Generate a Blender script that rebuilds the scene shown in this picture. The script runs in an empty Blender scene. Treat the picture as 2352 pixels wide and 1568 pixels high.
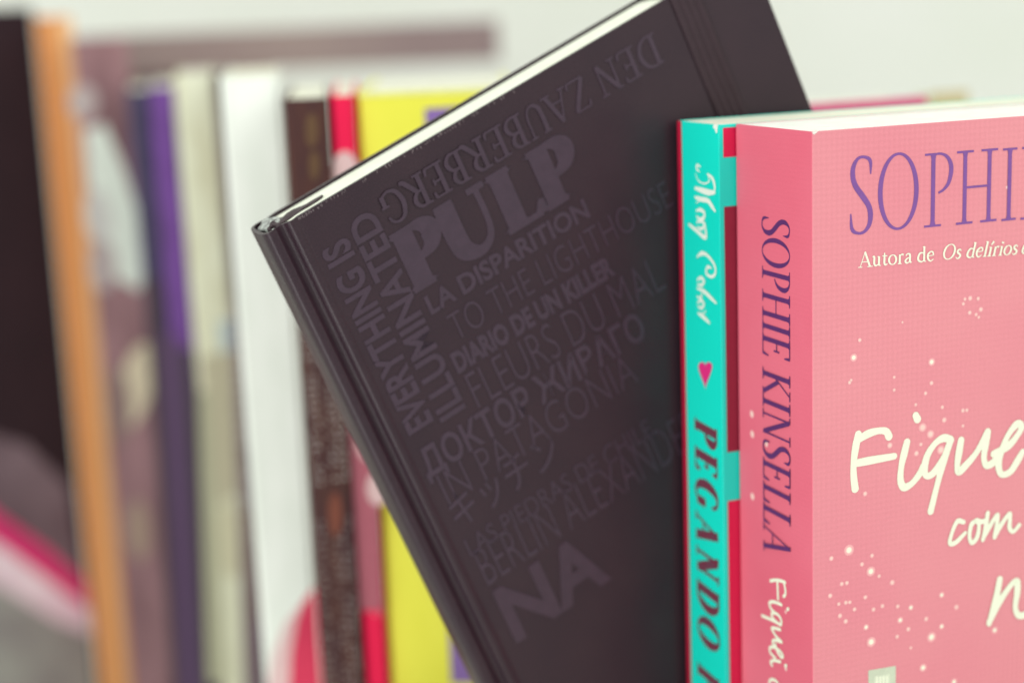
import bpy, math, random
import numpy as np
from mathutils import Matrix, Vector

sc = bpy.context.scene
rnd = random.Random(7)
MM = 0.001

# ------------------------------------------------------------------ camera
F_PX = 3650.0                       # focal length in the photo's 2352-pixel-wide preview
CX, CY = 1176.0, 784.0
CAM_H = 0.2425
_d = np.array([1890.0 - CX, 18400.0 - CY, F_PX]); _d /= np.linalg.norm(_d)
UPc = -_d                                              # world up in camera space
FWc = np.array([0, 0, 1.0]) - UPc * UPc[2]; FWc /= np.linalg.norm(FWc)
RTc = np.cross(UPc, FWc)
if RTc[0] < 0: RTc = -RTc
R = np.array([RTc, FWc, UPc])                          # camera space -> world
CAM = np.array([0.0, 0.0, CAM_H])
cam_data = bpy.data.cameras.new('camera')
cam = bpy.data.objects.new('camera', cam_data)
sc.collection.objects.link(cam)
cols = [R @ np.array(v) for v in ((1, 0, 0), (0, -1, 0), (0, 0, -1))]
m = Matrix.Identity(4)
for j in range(3):
    for i in range(3):
        m[i][j] = cols[j][i]
m.translation = Vector(CAM)
cam.matrix_world = m
cam_data.sensor_width = 36.0
cam_data.lens = F_PX / 2352 * 36.0
cam_data.clip_start = 0.01
cam_data.clip_end = 50
cam_data.dof.use_dof = True
cam_data.dof.focus_distance = 0.362
cam_data.dof.aperture_fstop = 5.6
cam_data.dof.aperture_blades = 0
sc.camera = cam

# ------------------------------------------------------------------ light
w = bpy.data.worlds.new("World"); sc.world = w; w.use_nodes = True
bg = w.node_tree.nodes['Background']
bg.inputs['Color'].default_value = (0.96, 1.0, 0.945, 1)
bg.inputs['Strength'].default_value = 0.90

def area(name, loc, target, size, power, col):
    l = bpy.data.lights.new(name, 'AREA'); l.shape = 'RECTANGLE'
    l.size, l.size_y = size; l.energy = power; l.color = col
    o = bpy.data.objects.new(name, l); sc.collection.objects.link(o)
    o.location = loc
    o.rotation_euler = (Vector(target) - Vector(loc)).to_track_quat('-Z', 'Y').to_euler()
    return o
area('side_light', (0.9, -0.3, 0.8), (0.08, 0.38, 0.16), (0.7, 0.8), 3.9, (1.0, 1.0, 0.95))
area('side_light', (-0.62, -0.12, 0.62), (-0.03, 0.42, 0.2), (0.3, 0.3), 2.0, (1.0, 1.0, 0.97))  # added left lamp, placed to brighten the spines and the hinge ridge
area('low_ridge_light', (-.37, -.02, -.13), (-.01, .37, .14), (.3, .3), 1.35, (1.0, 1.0, 0.98))  # added lamp at low left for the highlight on the hinge ridge
area('overhead_glint_light', (-.06, .2, 1.05), (-.02, .37, .2), (.3, .3), 1.6, (1.0, 1.0, 0.97))  # added overhead lamp, set to glint off the notebook's top edge
sc.view_settings.view_transform = 'Standard'
sc.view_settings.look = 'None'
sc.view_settings.exposure = 0.0
sc.view_settings.gamma = 1.0
try:
    sc.cycles.use_denoising = True
except Exception:
    pass

# ------------------------------------------------------------------ helpers
def ray(px, py):
    return R @ np.array([(px - CX) / F_PX, (py - CY) / F_PX, 1.0])
def at_depth(px, py, depth):
    return CAM + ray(px, py) * depth
class Frame:
    """a right-handed frame: origin o, axes x, y, z (all world)"""
    def __init__(s, o, x, y):
        s.o = np.array(o, float); s.x = np.array(x, float); s.y = np.array(y, float)
        s.x /= np.linalg.norm(s.x); s.y /= np.linalg.norm(s.y); s.z = np.cross(s.x, s.y)
    def matrix(s):
        mm = Matrix.Identity(4)
        for i in range(3):
            mm[i][0], mm[i][1], mm[i][2], mm[i][3] = s.x[i], s.y[i], s.z[i], s.o[i]
        return mm
    def hit(s, px, py, axis='z', off=0.0):
        n = getattr(s, axis); r = ray(px, py)
        t = (((s.o + n * off) - CAM) @ n) / (r @ n)
        p = CAM + r * t - s.o
        return np.array([p @ s.x, p @ s.y, p @ s.z])
UP = np.array([0, 0, 1.0])
AZ = math.radians(69.2)
C = np.array([math.sin(AZ), math.cos(AZ), 0.0])         # along the covers, to the right and away

def lin(c):
    return tuple(((v / 255) / 12.92 if v / 255 <= 0.04045 else ((v / 255 + 0.055) / 1.055) ** 2.4) for v in c)

def mat(name, rgb, rough=0.6, rgb2=None, nscale=300, bump=0.0, bscale=2500, spec=0.4, coat=0.0,
        lines=None, weave=None, grain=0.06, stretch=(1, 1, 1), bdist=0.0002):
    m_ = bpy.data.materials.new(name); m_.use_nodes = True
    nt = m_.node_tree; n = nt.nodes; L = nt.links
    b = n['Principled BSDF']
    b.inputs['Roughness'].default_value = rough
    b.inputs['Specular IOR Level'].default_value = spec
    b.inputs['Coat Weight'].default_value = coat
    b.inputs['Coat Roughness'].default_value = 0.2
    tc = n.new('ShaderNodeTexCoord')
    mp = n.new('ShaderNodeMapping'); mp.inputs['Scale'].default_value = stretch
    L.new(tc.outputs['Object'], mp.inputs['Vector'])
    c1 = lin(rgb) + (1,); c2 = (lin(rgb2) if rgb2 else tuple(v * (1 - 2.0 * grain) for v in c1[:3])) + (1,)
    no = n.new('ShaderNodeTexNoise'); no.inputs['Scale'].default_value = nscale; no.inputs['Detail'].default_value = 4
    L.new(mp.outputs['Vector'], no.inputs['Vector'])
    mr = n.new('ShaderNodeMapRange'); mr.inputs['From Min'].default_value = 0.3; mr.inputs['From Max'].default_value = 0.7
    L.new(no.outputs['Fac'], mr.inputs['Value'])
    mx = n.new('ShaderNodeMix'); mx.data_type = 'RGBA'
    mx.inputs['A'].default_value = c1; mx.inputs['B'].default_value = c2
    L.new(mr.outputs['Result'], mx.inputs['Factor'])
    out = mx.outputs['Result']
    # fine speckle of the printed surface
    sp = n.new('ShaderNodeTexNoise'); sp.inputs['Scale'].default_value = 2600; sp.inputs['Detail'].default_value = 2
    L.new(tc.outputs['Object'], sp.inputs['Vector'])
    sr = n.new('ShaderNodeMapRange'); sr.inputs['From Min'].default_value = 0.3; sr.inputs['From Max'].default_value = 0.7
    sr.inputs['To Min'].default_value = 1 - grain; sr.inputs['To Max'].default_value = 1 + grain
    L.new(sp.outputs['Fac'], sr.inputs['Value'])
    mul = n.new('ShaderNodeMix'); mul.data_type = 'RGBA'; mul.blend_type = 'MULTIPLY'; mul.inputs['Factor'].default_value = 1
    L.new(out, mul.inputs['A']); L.new(sr.outputs['Result'], mul.inputs['B'])
    out = mul.outputs['Result']
    height = None
    if lines:      # page edges: (axis, scale, depth)
        wv = n.new('ShaderNodeTexWave'); wv.wave_type = 'BANDS'; wv.bands_direction = lines[0]
        wv.inputs['Scale'].default_value = lines[1]; wv.inputs['Distortion'].default_value = 1.5
        wv.inputs['Detail'].default_value = 3; wv.inputs['Detail Scale'].default_value = 2
        L.new(tc.outputs['Object'], wv.inputs['Vector'])
        l2 = n.new('ShaderNodeMapRange'); l2.inputs['To Min'].default_value = 1 - lines[2]; l2.inputs['To Max'].default_value = 1
        L.new(wv.outputs['Fac'], l2.inputs['Value'])
        m2 = n.new('ShaderNodeMix'); m2.data_type = 'RGBA'; m2.blend_type = 'MULTIPLY'; m2.inputs['Factor'].default_value = 1
        L.new(out, m2.inputs['A']); L.new(l2.outputs['Result'], m2.inputs['B']); out = m2.outputs['Result']
        height = wv.outputs['Fac']
    L.new(out, b.inputs['Base Color'])
    if weave:      # linen emboss
        wa = n.new('ShaderNodeTexWave'); wa.bands_direction = 'Y'; wa.inputs['Scale'].default_value = weave; wa.inputs['Distortion'].default_value = 0.8
        wa.inputs['Detail Scale'].default_value = 30
        wb = n.new('ShaderNodeTexWave'); wb.bands_direction = 'X'; wb.inputs['Scale'].default_value = weave; wb.inputs['Distortion'].default_value = 0.8
        wb.inputs['Detail Scale'].default_value = 30
        ad = n.new('ShaderNodeMath'); ad.operation = 'ADD'
        for q in (wa, wb): L.new(tc.outputs['Object'], q.inputs['Vector'])
        L.new(wa.outputs['Fac'], ad.inputs[0]); L.new(wb.outputs['Fac'], ad.inputs[1])
        height = ad.outputs[0]
    if bump:
        bp = n.new('ShaderNodeBump'); bp.inputs['Strength'].default_value = bump; bp.inputs['Distance'].default_value = bdist
        if height is None:
            bn = n.new('ShaderNodeTexNoise'); bn.inputs['Scale'].default_value = bscale; bn.inputs['Detail'].default_value = 3
            L.new(tc.outputs['Object'], bn.inputs['Vector']); height = bn.outputs['Fac']
        L.new(height, bp.inputs['Height']); L.new(bp.outputs['Normal'], b.inputs['Normal'])
    return m_

def mesh_obj(name, verts, faces, material, parent=None, smooth=False, bevel=0, seg=2, fmat=None):
    me = bpy.data.meshes.new(name)
    me.from_pydata([tuple(v) for v in verts], [], faces)
    mats = material if isinstance(material, (list, tuple)) else [material]
    for q in mats: me.materials.append(q)
    if fmat:
        for p, k in zip(me.polygons, fmat): p.material_index = k
    me.update()
    if smooth:
        for p in me.polygons: p.use_smooth = True
    o = bpy.data.objects.new(name, me); sc.collection.objects.link(o)
    if parent: o.parent = parent
    if bevel:
        b = o.modifiers.new('bevel', 'BEVEL'); b.width = bevel; b.segments = seg; b.limit_method = 'ANGLE'
        b.angle_limit = math.radians(40)
        for p in me.polygons: p.use_smooth = True
        wn = o.modifiers.new('wn', 'WEIGHTED_NORMAL'); wn.keep_sharp = True
    return o

def box(x0, x1, y0, y1, z0, z1):
    v = [(x, y, z) for x in (x0, x1) for y in (y0, y1) for z in (z0, z1)]
    f = [(0, 1, 3, 2), (4, 6, 7, 5), (0, 4, 5, 1), (2, 3, 7, 6), (0, 2, 6, 4), (1, 5, 7, 3)]
    return v, f

def thing(name, frame, label, cat, group=None):
    o = bpy.data.objects.new(name, None); sc.collection.objects.link(o)
    o.empty_display_size = 0.02
    o.matrix_world = frame.matrix(); o['label'] = label; o['category'] = cat
    if group: o['group'] = group
    return o
def structure(o):
    o['kind'] = 'structure'; return o

def paperback(root, W, H, T, cover_m, page_m, y0=0.0, skew=0.0, inset=0.00015, ct=0.00035):
    """x: cover width, y: up, z: 0 at front cover, -T at back cover; spine at x = 0"""
    cv, cf = [], []
    prof = [(W, 0), (0, 0), (0, -T), (W, -T), (W, -T + ct), (ct, -T + ct), (ct, -ct), (W, -ct)]
    n = len(prof); NY = 24
    for k in range(NY + 1):
        y = y0 + (H - y0) * k / NY
        s = skew * (1 - k / NY)
        for (x, z) in prof:
            cv.append((x + (s if x < W * .5 else 0), y, z))
    for k in range(NY):
        for i in range(n):
            a = k * n + i; b = k * n + (i + 1) % n
            cf.append((a, b, b + n, a + n))
    for base, flip in ((0, True), (NY * n, False)):
        for q in ((0, 1, 6, 7), (1, 2, 5, 6), (2, 3, 4, 5)):
            q = tuple(base + i for i in q)
            cf.append(q if not flip else q[::-1])
    fm = [1 if (isinstance(cover_m, list) and i < NY * n and i % n == 1) else 0 for i in range(len(cf))]
    c = mesh_obj('cover', cv, cf, cover_m, root, bevel=0.00022, seg=3, fmat=fm)
    pv, pf = box(ct, W - .0005, y0 + inset, H - inset, -T + ct, -ct)
    p = mesh_obj('page_block', pv, pf, page_m, root)
    return c, p

# ---- ribbons (flat print)
def catmull(pts, sub=6, closed=False):
    pts = [np.array(p, float) for p in pts]
    if len(pts) == 2 and not closed: return pts
    n = len(pts); out = []
    rng = range(n if closed else n - 1)
    for i in rng:
        if closed: p0, p1, p2, p3 = pts[i - 1], pts[i], pts[(i + 1) % n], pts[(i + 2) % n]
        else:
            p1, p2 = pts[i], pts[i + 1]
            p0 = pts[i - 1] if i > 0 else 2 * p1 - p2
            p3 = pts[i + 2] if i + 2 < n else 2 * p2 - p1
        for k in range(sub):
            t = k / sub
            out.append(0.5 * ((2 * p1) + (-p0 + p2) * t + (2 * p0 - 5 * p1 + 4 * p2 - p3) * t * t + (-p0 + 3 * p1 - 3 * p2 + p3) * t ** 3))
    if not closed: out.append(pts[-1])
    return out

class Print:
    """collects flat shapes in a 2-D system mapped to 3-D by o + a*u + b*v, staggered along n"""
    def __init__(s, fmap, n, step=3e-6):
        s.v, s.f, s.fm, s.map, s.n, s.k, s.step = [], [], [], fmap, np.array(n, float), 0, step
    def _add(s, pts2, faces, mi=0, grow=True):
        b = len(s.v); K = len(pts2)
        for i, p in enumerate(pts2):
            s.v.append(s.map(p[0], p[1]) + s.n * (s.k * s.step + (i / K * s.step * .8 if grow else 0)))
        for f in faces: s.f.append(tuple(b + i for i in f)); s.fm.append(mi)
        s.k += 1
    def ribbon(s, pts, sub=6, closed=False, cap=False, mi=0, tf=None, aspect=(1, 1)):
        """pts: (x, y, width)"""
        q = catmull(pts, sub, closed)
        n = len(q); out = []
        for i, p in enumerate(q):
            a = q[(i - 1) % n] if (closed or i) else p
            b = q[(i + 1) % n] if (closed or i < n - 1) else p
            t = (b - a)[:2]; L_ = np.linalg.norm(t) or 1; t = t / L_
            nn = np.array([-t[1], t[0]]) * max(p[2], 1e-9) / 2
            out += [p[:2] + nn, p[:2] - nn]
        faces = []
        for i in range(n if closed else n - 1):
            a, b = 2 * i, 2 * ((i + 1) % n)
            faces.append((a, b, b + 1, a + 1))
        if tf: out = [tf(p) for p in out]
        s._add(out, faces, mi)
        if cap and not closed:
            for p, o_ in ((q[0], q[1]), (q[-1], q[-2])):
                d = (p - o_)[:2]; an = math.atan2(d[1], d[0]); r = p[2] / 2
                arc = [p[:2] + r * np.array([math.cos(an + t), math.sin(an + t)]) for t in np.linspace(-math.pi / 2, math.pi / 2, 9)]
                if tf: arc = [tf(x) for x in arc]
                s._add(arc, [tuple(range(9))], mi, grow=False)
    def poly(s, pts, mi=0):
        s._add([np.array(p, float) for p in pts], [tuple(range(len(pts)))], mi, grow=False)
    def disc(s, x, y, rx, ry=None, mi=0, n=20):
        ry = ry or rx
        s.poly([(x + rx * math.cos(t), y + ry * math.sin(t)) for t in np.linspace(0, 2 * math.pi, n, endpoint=False)], mi)
    def build(s, name, material, parent):
        # make sure faces look towards n
        fs = []
        for f in s.f:
            a, b, c = (s.v[f[0]], s.v[f[1]], s.v[f[2]])
            nn = np.cross(b - a, c - a)
            fs.append(f if nn @ s.n >= 0 else f[::-1])
        return mesh_obj(name, s.v, fs, material, parent, fmat=s.fm)

# ---- a light old-style serif alphabet drawn as strokes (x, y, k) k = 0 thin .. 1 thick
def ell(cx, cy, rx, ry, n=16):
    r = []
    for i in range(n):
        t = 2 * math.pi * i / n
        r.append((cx + rx * math.cos(t), cy + ry * math.sin(t), abs(math.cos(t)) ** 1.3))
    return r
def stem(x, y0=0.0, y1=1.0, k=1.0, sb=True, st=True, L=.17):
    r = [('l', [(x, y0, k), (x, y1, k)])]
    for on, y, sg in ((sb, y0, 1), (st, y1, -1)):
        if on:
            r.append(('l', [(x - L, y + .015 * sg, 0), (x + L, y + .015 * sg, 0)]))
            r.append(('l', [(x, y + .02 * sg, k * 1.0 + .9), (x, y + .045 * sg, k + .35), (x, y + .08 * sg, k)]))
    return r
GL = {
 'I': (.36, stem(.18)),
 'H': (.86, stem(.18) + stem(.68) + [('l', [(.18, .5, 0), (.68, .5, 0)])]),
 'E': (.70, stem(.18) + [('l', [(.18, .985, 0), (.56, .985, 0)]), ('l', [(.555, .99, .5), (.58, .80, 0)]),
        ('l', [(.18, .52, 0), (.46, .52, 0)]), ('l', [(.455, .62, .1), (.455, .42, .1)]),
        ('l', [(.18, .015, 0), (.60, .015, 0)]), ('l', [(.59, .01, .5), (.64, .22, 0)])]),
 'F': (.64, stem(.18) + [('l', [(.18, .985, 0), (.56, .985, 0)]), ('l', [(.555, .99, .5), (.58, .80, 0)]),
        ('l', [(.18, .52, 0), (.46, .52, 0)]), ('l', [(.455, .62, .1), (.455, .42, .1)])]),
 'L': (.62, stem(.18) + [('l', [(.18, .015, 0), (.56, .015, 0)]), ('l', [(.55, .01, .5), (.60, .24, 0)])]),
 'P': (.64, stem(.18) + [('c', [(.18, .98, 0), (.32, .985, .05), (.45, .94, .5), (.53, .84, .95), (.54, .72, 1), (.49, .58, .7), (.40, .50, .3), (.29, .455, 0)])]),
 'K': (.80, stem(.18) + [('l', [(.20, .44, 0), (.60, .97, 0)]), ('l', [(.30, .57, .95), (.70, .03, .95)]),
        ('l', [(.46, .985, 0), (.74, .985, 0)]), ('l', [(.58, .015, 0), (.84, .015, 0)])]),
 'N': (.90, [('l', [(.18, 0, .1), (.18, 1, .1)]), ('l', [(.72, 0, .1), (.72, 1, .1)]), ('l', [(.19, .96, 1), (.71, .03, 1)]),
        ('l', [(.04, .015, 0), (.32, .015, 0)]), ('l', [(.04, .985, 0), (.22, .985, 0)]), ('l', [(.58, .985, 0), (.86, .985, 0)])]),
 'S': (.56, [('c', [(.475, .76, -.4), (.462, .93, .5), (.33, .985, .1), (.20, .965, .3), (.11, .86, .9), (.105, .73, 1.1), (.17, .61, 1.2), (.30, .49, 1.3), (.43, .36, 1.2),
        (.475, .24, 1.2), (.45, .11, .8), (.35, .025, .3), (.22, .01, .1), (.09, .07, .5), (.06, .27, -.4)])]),
 'O': (.86, [('o', ell(.43, .5, .34, .49))]),
 'A': (.82, [('l', [(.12, .0, 0), (.41, .99, 0)]), ('l', [(.40, 1.0, .9), (.72, .0, 1)]), ('l', [(.22, .34, 0), (.60, .34, 0)]),
        ('l', [(.0, .015, 0), (.25, .015, 0)]), ('l', [(.56, .015, 0), (.88, .015, 0)])]),
 'D': (.84, stem(.18) + [('c', [(.18, .98, 0), (.42, .97, .2), (.62, .82, .8), (.72, .5, 1), (.62, .18, .8), (.42, .03, .2), (.18, .02, 0)])]),
 'Z': (.72, [('l', [(.08, .985, 0), (.62, .985, 0)]), ('l', [(.6, .97, 1), (.08, .03, 1)]), ('l', [(.06, .015, 0), (.64, .015, 0)]), ('l', [(.63, .01, .3), (.67, .2, 0)]), ('l', [(.1, .99, .3), (.07, .8, 0)])]),
 'U': (.84, [('l', [(.04, .985, 0), (.32, .985, 0)]), ('l', [(.54, .985, 0), (.8, .985, 0)]), ('c', [(.18, .98, 1), (.18, .4, 1), (.23, .14, .9), (.42, .01, .3), (.60, .12, .1), (.67, .4, 0), (.67, .98, 0)])]),
 'B': (.70, stem(.18) + [('c', [(.18, .98, 0), (.40, .96, .4), (.51, .77, 1), (.40, .56, .4), (.18, .53, 0)]), ('c', [(.18, .52, 0), (.46, .5, .4), (.59, .27, 1), (.46, .04, .4), (.18, .02, 0)])]),
 'R': (.78, stem(.18) + [('c', [(.18, .98, 0), (.40, .96, .4), (.52, .76, 1), (.40, .53, .4), (.18, .5, 0)]), ('c', [(.36, .5, .8), (.52, .25, 1), (.68, .03, .9), (.80, .0, .2)])]),
 'G': (.86, [('c', [(.70, .74, .1), (.62, .92, .2), (.42, .99, .2), (.2, .88, .8), (.09, .5, 1.1), (.2, .13, .8), (.44, .01, .2), (.68, .1, .1)]), ('l', [(.68, .06, .9), (.68, .42, .9)]), ('l', [(.54, .42, 0), (.80, .42, 0)])]),
 'a': (.50, [('c', [(.10, .50, .4), (.2, .62, .3), (.34, .58, .8), (.36, .4, 1), (.36, .12, 1), (.46, .03, .2)]), ('c', [(.36, .38, 0), (.16, .3, .5), (.08, .14, 1), (.18, .02, .5), (.36, .1, 0)])]),
 'u': (.60, [('c', [(.04, .62, .2), (.15, .6, .9), (.15, .2, 1), (.24, .03, .5), (.43, .12, 0)]), ('l', [(.44, .62, 1), (.44, .02, 1)]), ('l', [(.34, .615, 0), (.44, .615, 0)]), ('l', [(.44, .02, 0), (.56, .02, 0)])]),
 't': (.38, [('c', [(.17, .82, .3), (.17, .5, 1), (.17, .15, 1), (.24, .03, .6), (.36, .08, 0)]), ('l', [(.04, .62, .1), (.34, .62, .1)])]),
 'o': (.58, [('o', ell(.29, .32, .22, .31))]),
 'r': (.42, stem(.15, 0, .62, 1, True, False, .12) + [('c', [(.15, .46, 0), (.26, .62, .3), (.38, .58, .9)])]),
 'd': (.60, [('c', [(.44, .12, 0), (.28, .01, .4), (.09, .14, 1), (.08, .38, 1), (.2, .6, .6), (.42, .58, 0)]), ('l', [(.44, 1.02, 1), (.44, .02, 1)]), ('l', [(.34, .99, 0), (.44, 1.0, 0)]), ('l', [(.44, .02, 0), (.57, .02, 0)])]),
 'e': (.50, [('c', [(.10, .36, 0), (.42, .38, 0)]), ('c', [(.42, .38, .5), (.38, .58, .6), (.24, .63, .3), (.08, .45, 1), (.09, .18, 1), (.24, .01, .4), (.43, .13, 0)])]),
 's': (.42, [('c', [(.33, .5, .2), (.24, .62, .2), (.12, .55, .8), (.12, .42, 1), (.24, .32, 1), (.33, .2, 1), (.28, .05, .7), (.16, .01, .2), (.06, .12, .1)])]),
 'l': (.30, stem(.15, 0, 1.02, 1, True, False, .12) + [('l', [(.04, .99, 0), (.15, 1.0, 0)])]),
 'i': (.30, stem(.15, 0, .62, 1, True, False, .12) + [('l', [(.04, .6, 0), (.15, .61, 0)]), ('l', [(.15, .80, 1.4), (.15, .92, 1.4)])]),
 'í': (.30, stem(.15, 0, .62, 1, True, False, .12) + [('l', [(.04, .6, 0), (.15, .61, 0)]), ('l', [(.13, .76, .2), (.26, .98, 1.1)])]),
}
def serif_text(P, text, O, Rv, Uv, cap, length=None, thick=.125, thin=.035, slant=0.0, track=0.0, xs=None, mi=0):
    """O: baseline start (2-D), Rv / Uv unit 2-D vectors, cap height; letters stretched to `length` in all"""
    adv = sum(.3 if ch == ' ' else GL[ch][0] + track for ch in text)
    k = (length / adv / cap) if length else (xs or 1.0)
    O = np.array(O, float); Rv = np.array(Rv, float); Uv = np.array(Uv, float)
    x = 0.0
    for ch in text:
        if ch == ' ': x += .3; continue
        a, strokes = GL[ch]
        for kind, pts in strokes:
            # stretch positions by k but keep stroke widths
            q = [((x + p[0] + slant * p[1] / k) * k, p[1], max(thin * .25, thin + (thick - thin) * p[2])) for p in pts]
            tf = lambda p: O + Rv * (p[0] * cap) + Uv * (p[1] * cap)
            P.ribbon(q, sub=6 if kind != 'l' else 1, closed=(kind == 'o'), tf=tf, mi=mi)
        x += a + track

_txt = {}
def sans_mesh(text, bold=0.0, extrude=0.0):
    """the built-in face, straight from a text curve; returns verts (cap height 1) and faces"""
    key = (text, bold, extrude)
    if key in _txt: return _txt[key]
    cu = bpy.data.curves.new('lettering', 'FONT'); cu.body = text; cu.size = 1.0
    cu.offset = bold; cu.extrude = extrude; cu.resolution_u = 4; cu.fill_mode = 'FRONT'
    o = bpy.data.objects.new('lettering', cu); sc.collection.objects.link(o)
    dg = bpy.context.evaluated_depsgraph_get()
    me = bpy.data.meshes.new_from_object(o.evaluated_get(dg))
    v = np.array([tuple(x.co) for x in me.vertices]); f = [tuple(p.vertices) for p in me.polygons]
    bpy.data.objects.remove(o); bpy.data.curves.remove(cu); bpy.data.meshes.remove(me)
    _txt[key] = (v, f)
    return v, f

# ------------------------------------------------------------------ materials
M_page = mat('book_paper', (246, 247, 240), .75, rgb2=(238, 240, 230), nscale=200, lines=('Z', 900, .10), bump=.15)
M_page2 = mat('cream_paper', (240, 240, 222), .75, rgb2=(232, 230, 208), nscale=150, lines=('Z', 1100, .14), bump=.15)
M_shelf = mat('white_laminate', (222, 226, 214), .45, grain=.03, bump=.05)
M_wall = mat('wall_paint', (248, 248, 244), .8, rgb2=(242, 244, 236), nscale=6, bump=.1, bscale=300, grain=.02)

# ------------------------------------------------------------------ room
sh = mesh_obj('shelf', *box(-0.0705, 1.2, 0.20, 0.64, -0.018, 0.0), M_shelf, bevel=.001); structure(sh)
lo = mesh_obj('lower_shelf', *box(-1.6, 1.6, 0.45, 1.52, -0.44, -0.40), M_shelf, bevel=.001); structure(lo)
wl = mesh_obj('wall', *box(-2.5, 2.5, 1.55, 1.60, -0.8, 2.0), M_wall); structure(wl)

# ------------------------------------------------------------------ pink paperback
corner = at_depth(1864.8, 302.5, 0.350)
PH = corner[2]
pf = Frame([corner[0], corner[1], 0.0], C, UP)
p_t = -pf.hit(1690, 282, 'x')[2]
print('PINK height', PH, 'thick', p_t)
M_pink = mat('pink_cover', (228, 146, 154), .5, rgb2=(223, 132, 146), nscale=14, weave=230, bump=.2, coat=.05, spec=.3, grain=.03)
M_pinks = mat('rose_spine', (226, 114, 134), .55, rgb2=(218, 98, 120), nscale=18, weave=260, bump=.10, spec=.25, grain=.03)  # spine face, a deeper pink than the front
M_purple = mat('purple_ink', (128, 80, 155), .5, grain=.05)
M_violet = mat('violet_ink', (92, 45, 105), .5, grain=.05)
M_cream = mat('cream_ink', (240, 243, 220), .5, grain=.02)
M_glow = mat('pale_spark_ink', (244, 205, 196), .5, grain=.02)
M_glow2 = mat('faint_spark_ink', (241, 172, 176), .5, grain=.02)
pink = thing('paperback_book', pf, 'thick pink paperback with purple author name and cream handwritten title, nearest the camera', 'book')
PW = 0.145
paperback(pink, PW, PH, p_t, [M_pink, M_pinks], M_page)
sx = 1.7415                                    # photo pixels per preview pixel
def on_cover(zx, zy, x0, y0, s, fr=pf, axis='z', off=0.00006):
    px, py = (x0 + zx / s) / sx, (y0 + zy / s) / sx
    return fr.hit(px, py, axis, off)
# big author name
def cover2(p, x0, y0, s):
    h = on_cover(p[0], p[1], x0, y0, s); return h[:2]
zA = (3350, 550, 2.8512)
P = Print(lambda a, b: np.array([a, b, 0.00006]), (0, 0, 1))
base = lambda x, y: cover2((x, y), *zA)
def place(ch, bl, br_x, top, xs_extra=1.0, thick=.085, thin=.032):
    """one capital: bl = baseline left in zoom px, right edge x, top y at left"""
    b0 = base(*bl); b1 = base(br_x, bl[1] - (br_x - bl[0]) * .062); t0 = base(bl[0], top)
    cap = t0[1] - b0[1]
    # ink extents of a glyph
    a, st_ = GL[ch]
    xsn = [p[0] for k_, pts in st_ for p in pts]; x0_, x1_ = min(xsn), max(xsn)
    k = (b1[0] - b0[0]) / cap / (x1_ - x0_)
    for kind, pts in st_:
        q = [((p[0] - x0_) * k, p[1], max(thin * .3, thin + (thick - thin) * p[2])) for p in pts]
        P.ribbon(q, sub=8 if kind != 'l' else 1, closed=(kind == 'o'), tf=lambda p: b0 + np.array([p[0] * cap, p[1] * cap]))
place('S', (150, 1110), 375, 222, thick=.068)
place('O', (485, 1070), 895, 195, thick=.070)
place('P', (988, 1030), 1285, 188, thick=.066, thin=.028)
place('H', (1350, 998), 1812, 160, thick=.062, thin=.030)
place('I', (1868, 955), 2030, 128, thick=.062, thin=.028)
place('E', (2085, 940), 2400, 112, thick=.062, thin=.028)
b0 = base(2560, 905); bt = base(2560, 85)
serif_text(P, 'KINSELLA', b0, (1, 0), (0, 1), bt[1] - b0[1], length=PW - .007 - b0[0], thick=.062, thin=.028)
P.build('author_name', M_purple, pink)
# small line
P = Print(lambda a, b: np.array([a, b, 0.00006]), (0, 0, 1))
b0 = base(235, 1485); b1 = base(1105, 1405); cap = (base(235, 1310) - b0)[1]
d = (b1 - b0); L_ = np.linalg.norm(d); d /= L_; u = np.array([-d[1], d[0]])
serif_text(P, 'Autora de', b0, d, u, cap, length=L_, thick=.15, thin=.055)
b0 = base(1180, 1395); b1 = base(2045, 1330); d = (b1 - b0); L_ = np.linalg.norm(d); d /= L_; u = np.array([-d[1], d[0]])
serif_text(P, 'Os delírios', b0, d, u, cap * 1.0, length=L_, thick=.15, thin=.055, slant=.22)
b0 = base(2090, 1325)
serif_text(P, 'de', b0, d, u, cap, thick=.15, thin=.055, slant=.22, xs=.75)
P.build('author_note', M_cream, pink)
# handwritten title
zB = (3200, 1500, 1.2734)
HAND = {
 'F': [[(297, 300), (283, 370), (273, 450), (274, 520), (281, 578)], [(300, 325), (350, 297), (400, 283), (438, 286), (453, 312)], [(285, 448), (350, 435), (480, 412)]],
 'i': [[(545, 340), (530, 400), (515, 470), (512, 535), (530, 570), (570, 550), (610, 500), (630, 462)], [(589, 205), (598, 224)]],
 'q': [[(765, 325), (730, 320), (690, 345), (652, 400), (635, 460), (640, 508), (670, 505), (712, 455), (748, 385), (768, 330)], [(765, 335), (730, 440), (700, 550), (665, 692)]],
 'u': [[(820, 330), (808, 400), (800, 460), (808, 492), (840, 462), (900, 390), (955, 287)], [(956, 290), (945, 350), (936, 420), (950, 458), (985, 442), (1010, 405)]],
 'e': [[(985, 400), (1060, 360), (1110, 300), (1127, 262), (1105, 248), (1062, 300), (1027, 380), (1010, 450), (1025, 503), (1070, 490), (1110, 430), (1132, 390)]],
}
COM = [[(832, 747), (802, 742), (777, 790), (762, 852), (792, 850), (840, 802)],
       [(900, 737), (872, 760), (862, 820), (876, 852), (902, 820), (910, 760), (895, 738), (925, 745), (948, 735)],
       [(955, 700), (945, 770), (930, 838)], [(931, 830), (970, 760), (1003, 708), (1004, 740), (990, 822)],
       [(991, 818), (1030, 750), (1066, 702), (1068, 730), (1066, 775), (1085, 795), (1115, 762)]]
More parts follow.
